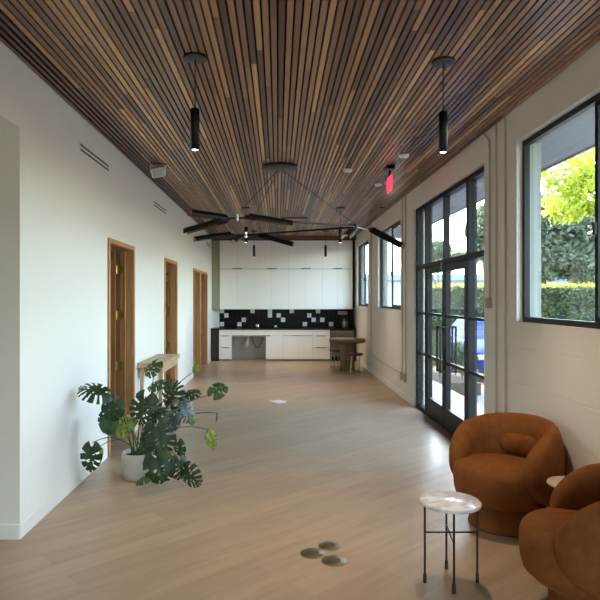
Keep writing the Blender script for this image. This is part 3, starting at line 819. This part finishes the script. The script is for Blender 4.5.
# ------------------------------------------------------------------ chandelier
CZ = 2.60
ch = empty('chandelier', (.02, 7.66, CH), label='wide black chandelier of long arms with trough shades, hung on thin cables', cat='chandelier')
O = Vector((.02, 7.66, CH))
b = MB(); b.lathe([(0, -.045), (.215, -.045), (.228, -.038), (.228, 0), (0, 0)], n=44); b.build('canopy', M['canopy'], ch)
J1, J2, J3 = Vector((-.462, 6.75, CZ)), Vector((-.464, 8.57, CZ)), Vector((.988, 7.62, CZ))
for J in (J1, J2, J3):
    d = (J - O); d2 = Vector((d.x, d.y, 0)).normalized() * .03
    MB().tube([(d2.x, d2.y, -.045), tuple(d + Vector((0, 0, .03)))], .003, 6).build('cable', M['black'], ch)
def arm(p, q, r_=.009, m='bronze', nm='arm'):
    return MB().tube([tuple(Vector(p) - O), tuple(Vector(q) - O)], r_, 10).build(nm, M[m], ch)
arm(J1 + Vector((0, 0, .006)), J3 + Vector((0, 0, .006)), .011, 'canopy'); arm(J2, J3, .013, 'black'); arm(J1, J2, .008, 'bronze')
for J, m in ((J1, 'steel'), (J2, 'chrome'), (J3, 'black')):
    b = MB(); c = J - O; b.tube([(c.x, c.y, c.z - .035), (c.x, c.y, c.z + .04)], .024, 14); b.build('joint', M[m], ch)
def shade(root_, tip, up=Vector((0, 0, 1)), rad=.052, J=None):
    a = Vector(root_) - O; t = Vector(tip) - O; d = (t - a); L = d.length; d.normalize()
    up = (up - d * up.dot(d)).normalized(); s = d.cross(up)
    b = MB(); n = 14; NS = 2
    def prof(rr, lo_=-20, hi=200):
        return [(s * math.cos(R(lo_ + (hi - lo_) * k / n)) + up * math.sin(R(lo_ + (hi - lo_) * k / n))) * rr for k in range(n + 1)]
    po, pi_ = prof(rad), prof(rad - .004)
    vs = [a + v for v in po] + [t + v for v in po] + [a + v for v in pi_] + [t + v for v in pi_]; m_ = n + 1
    b.add(vs, [(k, m_ + k, m_ + k + 1, k + 1) for k in range(n)], 0, True)
    b.add(vs, [(2 * m_ + k, 2 * m_ + k + 1, 3 * m_ + k + 1, 3 * m_ + k) for k in range(n)], 1, True)
    b.add(vs, [(0, 2 * m_, 3 * m_, m_), (n, m_ + n, 3 * m_ + n, 2 * m_ + n)] + [(m_ + k, 3 * m_ + k, 3 * m_ + k + 1, m_ + k + 1) for k in range(n)], 0)
    b.add([a + v for v in po], [tuple(range(m_))], 0)
    o = b.build('lamp_shade', [M['black'], M['gold']], ch)
    # lamp rail inside
    MB().tube([tuple(a + d * .03 + up * .012), tuple(t - d * .05 + up * .012)], .009, 8).build('lamp_tube', M['ledwarm'], o)
    # pivot
    c = MB(); c.tube([tuple(a - d * .05 + up * .0), tuple(a + d * .08)], .024, 12); c.build('pivot', M['black'], o)
    return o
K1 = Vector((-.60, 6.82, CZ)); arm(J1, K1, .010, 'black'); K2 = Vector((-.36, 6.78, CZ)); arm(J1, K2, .009, 'bronze')
shade((-.60, 6.78, 2.595), (-.955, 6.5, 2.615)); shade((-.63, 6.95, 2.585), (-1.10, 7.12, 2.480))
shade((-.33, 6.80, 2.612), (.155, 6.92, 2.545)); arm(K1, (-.64, 6.95, 2.59), .010, 'black')
shade((-.68, 8.55, 2.595), (-1.15, 8.3, 2.50)); arm(J2, (-.68, 8.55, 2.595), .010, 'black')
shade((-.24, 8.42, 2.565), (.205, 8.32, 2.43)); arm(J2, (-.24, 8.42, 2.565), .010, 'black')
shade((-.51, 8.35, 2.55), (-.60, 8.05, 2.45), rad=.035); arm(J2, (-.51, 8.35, 2.55), .009, 'steel')
shade((.935, 7.5, 2.54), (.80, 7.12, 2.41)); arm(J3, (.935, 7.5, 2.54), .010, 'black')
shade((1.205, 7.70, 2.56), (1.545, 7.45, 2.33), rad=.056); arm(J3, (1.205, 7.70, 2.56), .010, 'steel')
shade((1.0, 7.75, 2.60), (.98, 8.15, 2.66), rad=.05); arm(J3, (1.0, 7.75, 2.60), .010, 'black')
arm((.80, 7.72, CZ), (.80, 7.72, CZ - .13), .018, 'black', 'rod')

# ------------------------------------------------------------------ ceiling fittings
def disc(x, y, rad, lab, m='white', h=.035):
    b = MB(); b.lathe([(0, -h), (rad * .8, -h), (rad, -h * .6), (rad, 0), (0, 0)], n=28)
    o = b.build('ceiling_detector', M[m]); o.location = (x, y, CH - .0003); tag(o, lab, 'detector', 'round ceiling detectors')
    q = MB(); q.lathe([(0, -h - .008), (rad * .35, -h - .006), (rad * .42, -h), (0, -h)], n=20); q.build('cover', M[m], o)
disc(.91, 7.82, .062, 'small white ceiling detector left of the exit sign')
disc(1.47, 8.80, .062, 'white ceiling detector just behind the exit sign')
disc(1.47, 7.02, .062, 'white ceiling detector in front of the exit sign, towards the camera')
disc(1.93, 11.1, .055, 'flat grey ceiling detector tight to the right wall', 'canopy', .015)
r = empty('ceiling_speaker', (-1.50, 7.50, CH), R(20), 'white boxy speaker on a bracket under the ceiling by the left wall', 'speaker')
MB().box(-.10, .10, -.03, .05, -.012, 0).build('bracket', M['bronze'], r); 
b = MB(); mt = Matrix.Translation((0, 0, -.10)) @ Matrix.Rotation(R(28), 4, 'X') @ Matrix.Rotation(R(-14), 4, 'Y')
b.box(-.085, .085, -.05, .05, -.065, .06, 0, mt); sp = b.build('speaker_box', M['white'], r, bevel=.015, seg=3)
b = MB(); b.box(-.07, .07, -.056, -.05, -.055, .045, 0, mt); b.build('grille', M['carc'], r, bevel=.004)
b = MB(); b.box(-.095, -.087, -.02, .02, -.12, -.01); b.box(.087, .095, -.02, .02, -.12, -.01); b.build('side_arm', M['white'], r)

r = empty('exit_sign', (1.43, 7.68, CH), label='red glowing exit sign hung edge-on under the ceiling', cat='exit sign')
MB().box(-.05, .05, -.10, .10, -.045, 0).build('housing', M['black'], r, bevel=.004)
MB().tube([(0, 0, -.045), (0, 0, -.12)], .012, 8).build('stem', M['black'], r)
MB().box(-.004, .004, -.16, .16, -.325, -.12).build('sign_panel', M['redp'], r)
for sx, rz in ((-1, -PI / 2), (1, PI / 2)):
    cu = bpy.data.curves.new('exit_text', 'FONT'); cu.body = 'EXIT'; cu.size = .155; cu.extrude = .002; cu.offset = .004; cu.align_x = 'CENTER'; cu.align_y = 'CENTER'
    to = bpy.data.objects.new('exit_lettering', cu); COL.objects.link(to); to.parent = r
    me = bpy.data.meshes.new_from_object(to); bpy.data.objects.remove(to); bpy.data.curves.remove(cu)
    me.materials.clear(); me.materials.append(M['red'])
    to = bpy.data.objects.new('exit_lettering', me); COL.objects.link(to); to.parent = r
    to.location = (sx * .0065, 0, -.222); to.rotation_euler = (PI / 2, 0, rz)
r = empty('ceiling_hatch', (.34, 12.9, CH), label='small wood-toned rectangular access panel flush in the slatted ceiling', cat='hatch')
MB().box(-.25, .25, -.36, .36, -.02, -.0005).build('hatch_panel', M['oakdark'], r, bevel=.003)
b = MB(); b.box(-.27, -.25, -.38, .38, -.024, -.0005); b.box(.25, .27, -.38, .38, -.024, -.0005); b.box(-.25, .25, -.38, -.36, -.024, -.0005); b.box(-.25, .25, .36, .38, -.024, -.0005)
b.build('hatch_frame', M['bronze'], r)

# ------------------------------------------------------------------ outside
struct(MB().box(XR + .20, 3.25, YF - 8, 30, -.50, -.02).build('path_concrete', M['concrete']))
struct(MB().box(3.25, 60, YF - 8, 30, -.50, -.36).build('road_asphalt', M['asphalt']))
struct(MB().box(-60, 60, 30, 120, -.50, -.36).build('ground_lot', M['asphalt']))
struct(MB().box(-60, XR + .2, -40, YF - .2, -.16, -.03).build('ground_rear', M['concrete']))
struct(MB().box(XR + .20, 3.52, YF, YB + .3, 3.40, 3.55).build('soffit', M['soffit']))
struct(MB().box(3.50, 3.53, YF, YB + .3, 3.38, 3.72).build('trim_5', M['soffit']))
tag(MB().box(3.3, 4.3, 12.7, 17.5, -.36, -.10).build('planting_bed', M['earth'], bevel=.01), 'raised earth planting bed outside beyond the glass doors', 'planting bed')

def leaves(b, n, fn, size, mi=0):
    vs = []; fs = []
    for _ in range(n):
        p = fn(); s = size * random.uniform(.6, 1.3)
        a = Vector((random.gauss(0, 1), random.gauss(0, 1), random.gauss(0, 1))).normalized()
        c = a.orthogonal().normalized(); c = Matrix.Rotation(random.random() * 6.28, 3, a) @ c; d = a.cross(c)
        o = len(vs)
        vs += [p - c * s, p + d * s * .5, p + c * s, p - d * s * .5]; fs.append((o, o + 1, o + 2, o + 3))
    b.add(vs, fs, mi)
hd = empty('clipped_hedge', (12.5, 23.6, -.355), label='long clipped green hedge with sunlight painted yellow along its top', cat='hedge')
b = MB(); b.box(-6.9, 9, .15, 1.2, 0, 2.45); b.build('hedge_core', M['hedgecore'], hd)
b = MB()
leaves(b, 16000, lambda: Vector((random.uniform(-7, 9), random.gauss(.08, .07), random.uniform(0, 2.52))), .07)
b.build('foliage', M['hedge'], hd)
b = MB()
leaves(b, 5000, lambda: Vector((random.uniform(-7, 9), random.uniform(0, 1.2), 2.46 + abs(random.gauss(0, .07)))), .07)
b.build('sunlit_top_foliage', M['hedgetop'], hd)

def tree(x, y, h0, blobs, trunk, leafm, lab, n, size, lean=(0, 0)):
    r = empty('broadleaf_tree', (x, y, -.36), label=lab, cat='tree')
    t = MB(); t.tube([(0, 0, 0), (lean[0] * .3, lean[1] * .3, h0 * .5), (lean[0], lean[1], h0)], [trunk * 1.3, trunk, trunk * .8], 12)
    for (bx, by, bz, br) in blobs:
        t.tube([(lean[0], lean[1], h0 * .95), ((lean[0] + bx) / 2, (lean[1] + by) / 2, (h0 + bz) / 2 - .1), (bx, by, bz)], [trunk * .7, trunk * .45, trunk * .15], 8)
    t.build('trunk', M['bark'], r)
    tot = sum(q[3] ** 2 for q in blobs)
    b = MB()
    for (bx, by, bz, br) in blobs:
        def fn():
            v = Vector((random.gauss(0, 1), random.gauss(0, 1), random.gauss(0, 1))).normalized() * br * random.uniform(.55, 1.05)
            return Vector((bx + v.x, by + v.y, bz + v.z * .75))
        leaves(b, int(n * br * br / tot), fn, size)
    b.build('crown', M[leafm], r)
random.seed(3)
tree(11.2, 18.2, 4.2, [(-1.6, 0, 5.3, 1.0), (-.6, .3, 6.3, 1.5), (-2.3, .2, 4.9, .75), (.6, 0, 5.4, 1.3), (-.7, -.4, 4.9, .9), (1.4, .3, 4.9, 1.1), (.3, .4, 7.3, 1.3), (1.9, 0, 6.6, 1.3), (-2.6, 0, 5.9, .8)], .14, 'treey', 'bright yellow-green tree seen through the large near window', 16000, .09)
tree(13.4, 28.7, 3.2, [(-2.4, 0, 4.6, 1.3), (-.6, .3, 5.6, 1.9), (1.6, 0, 5.0, 1.7), (-.6, -.3, 3.9, 1.3), (1.2, -.3, 3.7, 1.3), (-2.6, 0, 3.6, .9), (3.2, 0, 4.6, 1.5), (-1.9, 0, 6.3, 1.3)], .2, 'treeg', 'grey-green spreading tree standing behind the hedge', 18000, .15, (-.9, 0))
tree(8.95, 25.8, 3.0, [(-.1, 0, 5.0, .8), (.3, 0, 5.7, .7), (-.1, .3, 4.1, .6)], .13, 'treeg', 'narrow grey-green tree seen through the right panes of the glass doors', 5000, .10)
tree(9.6, 36.0, 2.6, [(0, 0, 4.9, .8), (1.3, 0, 4.4, .6), (-.7, 0, 4.4, .5)], .12, 'treeg', 'distant small tree seen through the upper door panes', 4000, .10)
o = MB(); o.tube([(0, 0, 0), (0, 0, 6.6)], .15, 12, r2=.12); o = o.build('utility_pole', M['polewood']); o.location = (15.6, 31.8, -.36)
tag(o, 'orange-brown wooden utility pole standing behind the hedge', 'pole')
def shrub(x, y, h, rad, m, lab, n):
    r = empty('low_shrub', (x, y, -.094), label=lab, cat='shrub', group='shrubs in the planting bed')
    t = MB()
    for k in range(7):
        a = k * .9; t.tube([(0, 0, 0), (rad * .4 * math.cos(a), rad * .4 * math.sin(a), h * .5), (rad * .7 * math.cos(a), rad * .7 * math.sin(a), h * .85)], .008, 5)
    t.build('stem', M['bark'], r)
    b = MB()
    def fn():
        v = Vector((random.gauss(0, 1), random.gauss(0, 1), random.gauss(0, 1))).normalized() * random.uniform(.5, 1)
        return Vector((v.x * rad, v.y * rad, h * .55 + v.z * h * .45))
    leaves(b, n, fn, .05); b.build('foliage', M[m], r)
shrub(3.60, 13.35, 1.45, .25, 'leafm', 'tall dark green shrub outside the left door pane', 900)
shrub(3.72, 14.6, 1.1, .34, 'hedge', 'mid-height dull green shrub behind the tall one outside', 800)
shrub(4.05, 13.2, .85, .21, 'treeg', 'low grey-green shrub outside the middle door pane', 700)
shrub(4.1, 13.85, .8, .2, 'treeg', 'low dry shrub in front of the blue car', 500)

# white building with blue eave
r = empty('low_building', (9, 46, 0), label='long low white building with a blue eave beyond the hedge', cat='building')
b = MB(); b.box(-6, 34, 0, 8, -.36, 3.05); b.build('wall_front', M['stucco'], r)
b = MB(); b.box(-6.4, 34.4, -.5, 8.4, 3.05, 3.5); b.build('roof', M['bluetrim'], r)
for k in range(8):
    x = -4 + k * 4.6
    w_ = MB().box(x, x + 1.6, -.04, .02, 1.1, 2.3).build('window', M['carglass'], r)
r = empty('tall_building', (25, 58, 0), label='pale taller building behind the low white one, right window view', cat='building')
b = MB(); b.box(-3, 16, 0, 8, -.36, 5.4); b.build('wall_front', mat('cream_stucco', srgb(206, 200, 188), .8), r)
b = MB(); b.box(-3.3, 16.3, -.3, 8.3, 5.4, 5.8); b.build('roof', M['stucco'], r)
for k in range(5): MB().box(-1 + k * 3.2, .6 + k * 3.2, -.04, .02, 3.4, 4.6).build('window', M['carglass'], r)

# blue car
car = empty('blue_car', (5.62, 14.4, -.36), R(-4), 'blue car parked nose-in outside the glass doors', 'car')
secs = [  # y, half width, z bottom, z shoulder, hood z
 (0.0, .70, .30, .58, .66), (.12, .84, .24, .66, .78), (.6, .89, .22, .74, .90), (1.2, .90, .22, .80, .98), (2.2, .90, .22, .84, 1.0), (3.3, .90, .22, .86, 1.0), (4.1, .88, .24, .86, .98), (4.5, .80, .34, .8, .92)]
b = MB(); vs = []; n = 12
for (y, hw, z0, zs, zh) in secs:
    ring = [(-hw * .9, z0), (-hw, z0 + .1), (-hw, zs), (-hw * .93, (zs + zh) / 2 + .03), (-hw * .8, zh), (-hw * .4, zh + .02), (hw * .4, zh + .02), (hw * .8, zh), (hw * .93, (zs + zh) / 2 + .03), (hw, zs), (hw, z0 + .1), (hw * .9, z0)]
    vs += [(x, y, z) for x, z in ring]
fs = [(i * n + k, i * n + (k + 1) % n, (i + 1) * n + (k + 1) % n, (i + 1) * n + k) for i in range(len(secs) - 1) for k in range(n)]
fs += [tuple(range(n))[::-1], tuple(range((len(secs) - 1) * n, len(secs) * n))]
b.add(vs, fs, 0, True); bd_ = b.build('car_body', M['carblue'], car, bevel=.02)
b = MB()
b.add([(-.78, 1.15, .97), (.78, 1.15, .97), (.60, 1.85, 1.40), (-.60, 1.85, 1.40), (-.60, 3.2, 1.42), (.60, 3.2, 1.42), (-.78, 4.0, .98), (.78, 4.0, .98)],
      [(0, 1, 2, 3), (4, 5, 7, 6), (0, 3, 4, 6), (1, 7, 5, 2)]); b.build('windshield', M['carglass'], car)
b = MB(); b.add([(-.62, 1.8, 1.385), (.62, 1.8, 1.385), (.62, 3.25, 1.405), (-.62, 3.25, 1.405), (-.56, 1.9, 1.45), (.56, 1.9, 1.45), (.56, 3.15, 1.47), (-.56, 3.15, 1.47)],
      [(4, 5, 6, 7), (0, 1, 5, 4), (1, 2, 6, 5), (2, 3, 7, 6), (3, 0, 4, 7), (3, 2, 1, 0)]); b.build('roof', M['carblue'], car, bevel=.02)
MB().box(-.55, .55, -.03, .03, .36, .56).build('grille', M['black'], car, bevel=.01)
MB().box(-.82, .82, -.06, .14, .20, .33).build('bumper', M['rubber'], car, bevel=.02)
for sx in (-1, 1):
    MB().box(min(sx * .58, sx * .80), max(sx * .58, sx * .80), -.01, .12, .56, .68).build('headlight', M['chrome'], car, bevel=.02)
    for y in (.85, 3.6):
        w_ = MB(); x0, x1 = sx * .72, sx * .92
        w_.tube([(x0, y, .31), (x1, y, .31)], .31, 24); w_.tube([(x1, y, .31), (x1 + sx * .006, y, .31)], .18, 18, 1); w_.build('wheel', [M['rubber'], M['steel']], car)

# ------------------------------------------------------------------ light
w = bpy.data.worlds.new('World'); S.world = w; w.use_nodes = True
t = w.node_tree; bg_ = t.nodes['Background']
sky = t.nodes.new('ShaderNodeTexSky'); sky.sky_type = 'NISHITA'; sky.sun_disc = False
sky.sun_elevation = R(52); sky.sun_rotation = R(-25); sky.air_density = 1.0; sky.dust_density = 3.0; sky.ozone_density = 1.0
hz = t.nodes.new('ShaderNodeMix'); hz.data_type = 'RGBA'; hz.blend_type = 'MULTIPLY'; hz.inputs['Factor'].default_value = 1
hz.inputs['B'].default_value = (1.08, 1.0, .89, 1)
link(t, sky.outputs[0], hz.inputs['A']); link(t, hz.outputs['Result'], bg_.inputs['Color']); bg_.inputs['Strength'].default_value = .9
sd = bpy.data.lights.new('sun', 'SUN'); sd.energy = 1.4; sd.angle = R(1.0); sd.color = (1, .93, .8)
so = bpy.data.objects.new('sun', sd); COL.objects.link(so)
sdir = Vector((-.45, .55, 1.0)).normalized()     # towards the sun
so.rotation_euler = sdir.to_track_quat('Z', 'Y').to_euler(); so.location = (-10, 20, 25)
def portal(loc, sx, sy, direction):
    l = bpy.data.lights.new('portal', 'AREA'); l.shape = 'RECTANGLE'; l.size = sx; l.size_y = sy; l.cycles.is_portal = True
    o = bpy.data.objects.new('portal', l); COL.objects.link(o); o.location = loc
    o.rotation_euler = Vector(direction).to_track_quat('-Z', 'Z').to_euler(); return o
for a, c in wins: portal((XR + .27, (a + c) / 2, (WZ0 + WZ1) / 2), c - a, WZ1 - WZ0, (-1, 0, 0))
portal((XR + .27, (DY0 + DY1) / 2, WZ1 / 2), DY1 - DY0, WZ1, (-1, 0, 0))
portal((.35, YF - .2, 1.37), 2.7, 2.75, (0, 1, 0))

# ------------------------------------------------------------------ camera
cd = bpy.data.cameras.new('camera'); cd.sensor_width = 36; cd.lens = 36; cd.shift_x = 22 / 600; cd.shift_y = -2 / 600; cd.clip_end = 400
co = bpy.data.objects.new('camera', cd); COL.objects.link(co); co.location = (0, 0, EYE); co.rotation_euler = (PI / 2, 0, 0)
S.camera = co
S.view_settings.view_transform = 'Standard'; S.view_settings.look = 'None'; S.view_settings.gamma = 1
S.view_settings.use_curve_mapping = False
S.view_settings.exposure = 2.38
S.cycles.max_bounces = 14; S.cycles.diffuse_bounces = 8; S.cycles.glossy_bounces = 4; S.cycles.transparent_max_bounces = 16
S.cycles.sample_clamp_indirect = 6; S.cycles.caustics_reflective = False; S.cycles.caustics_refractive = False
S.cycles.use_denoising = True
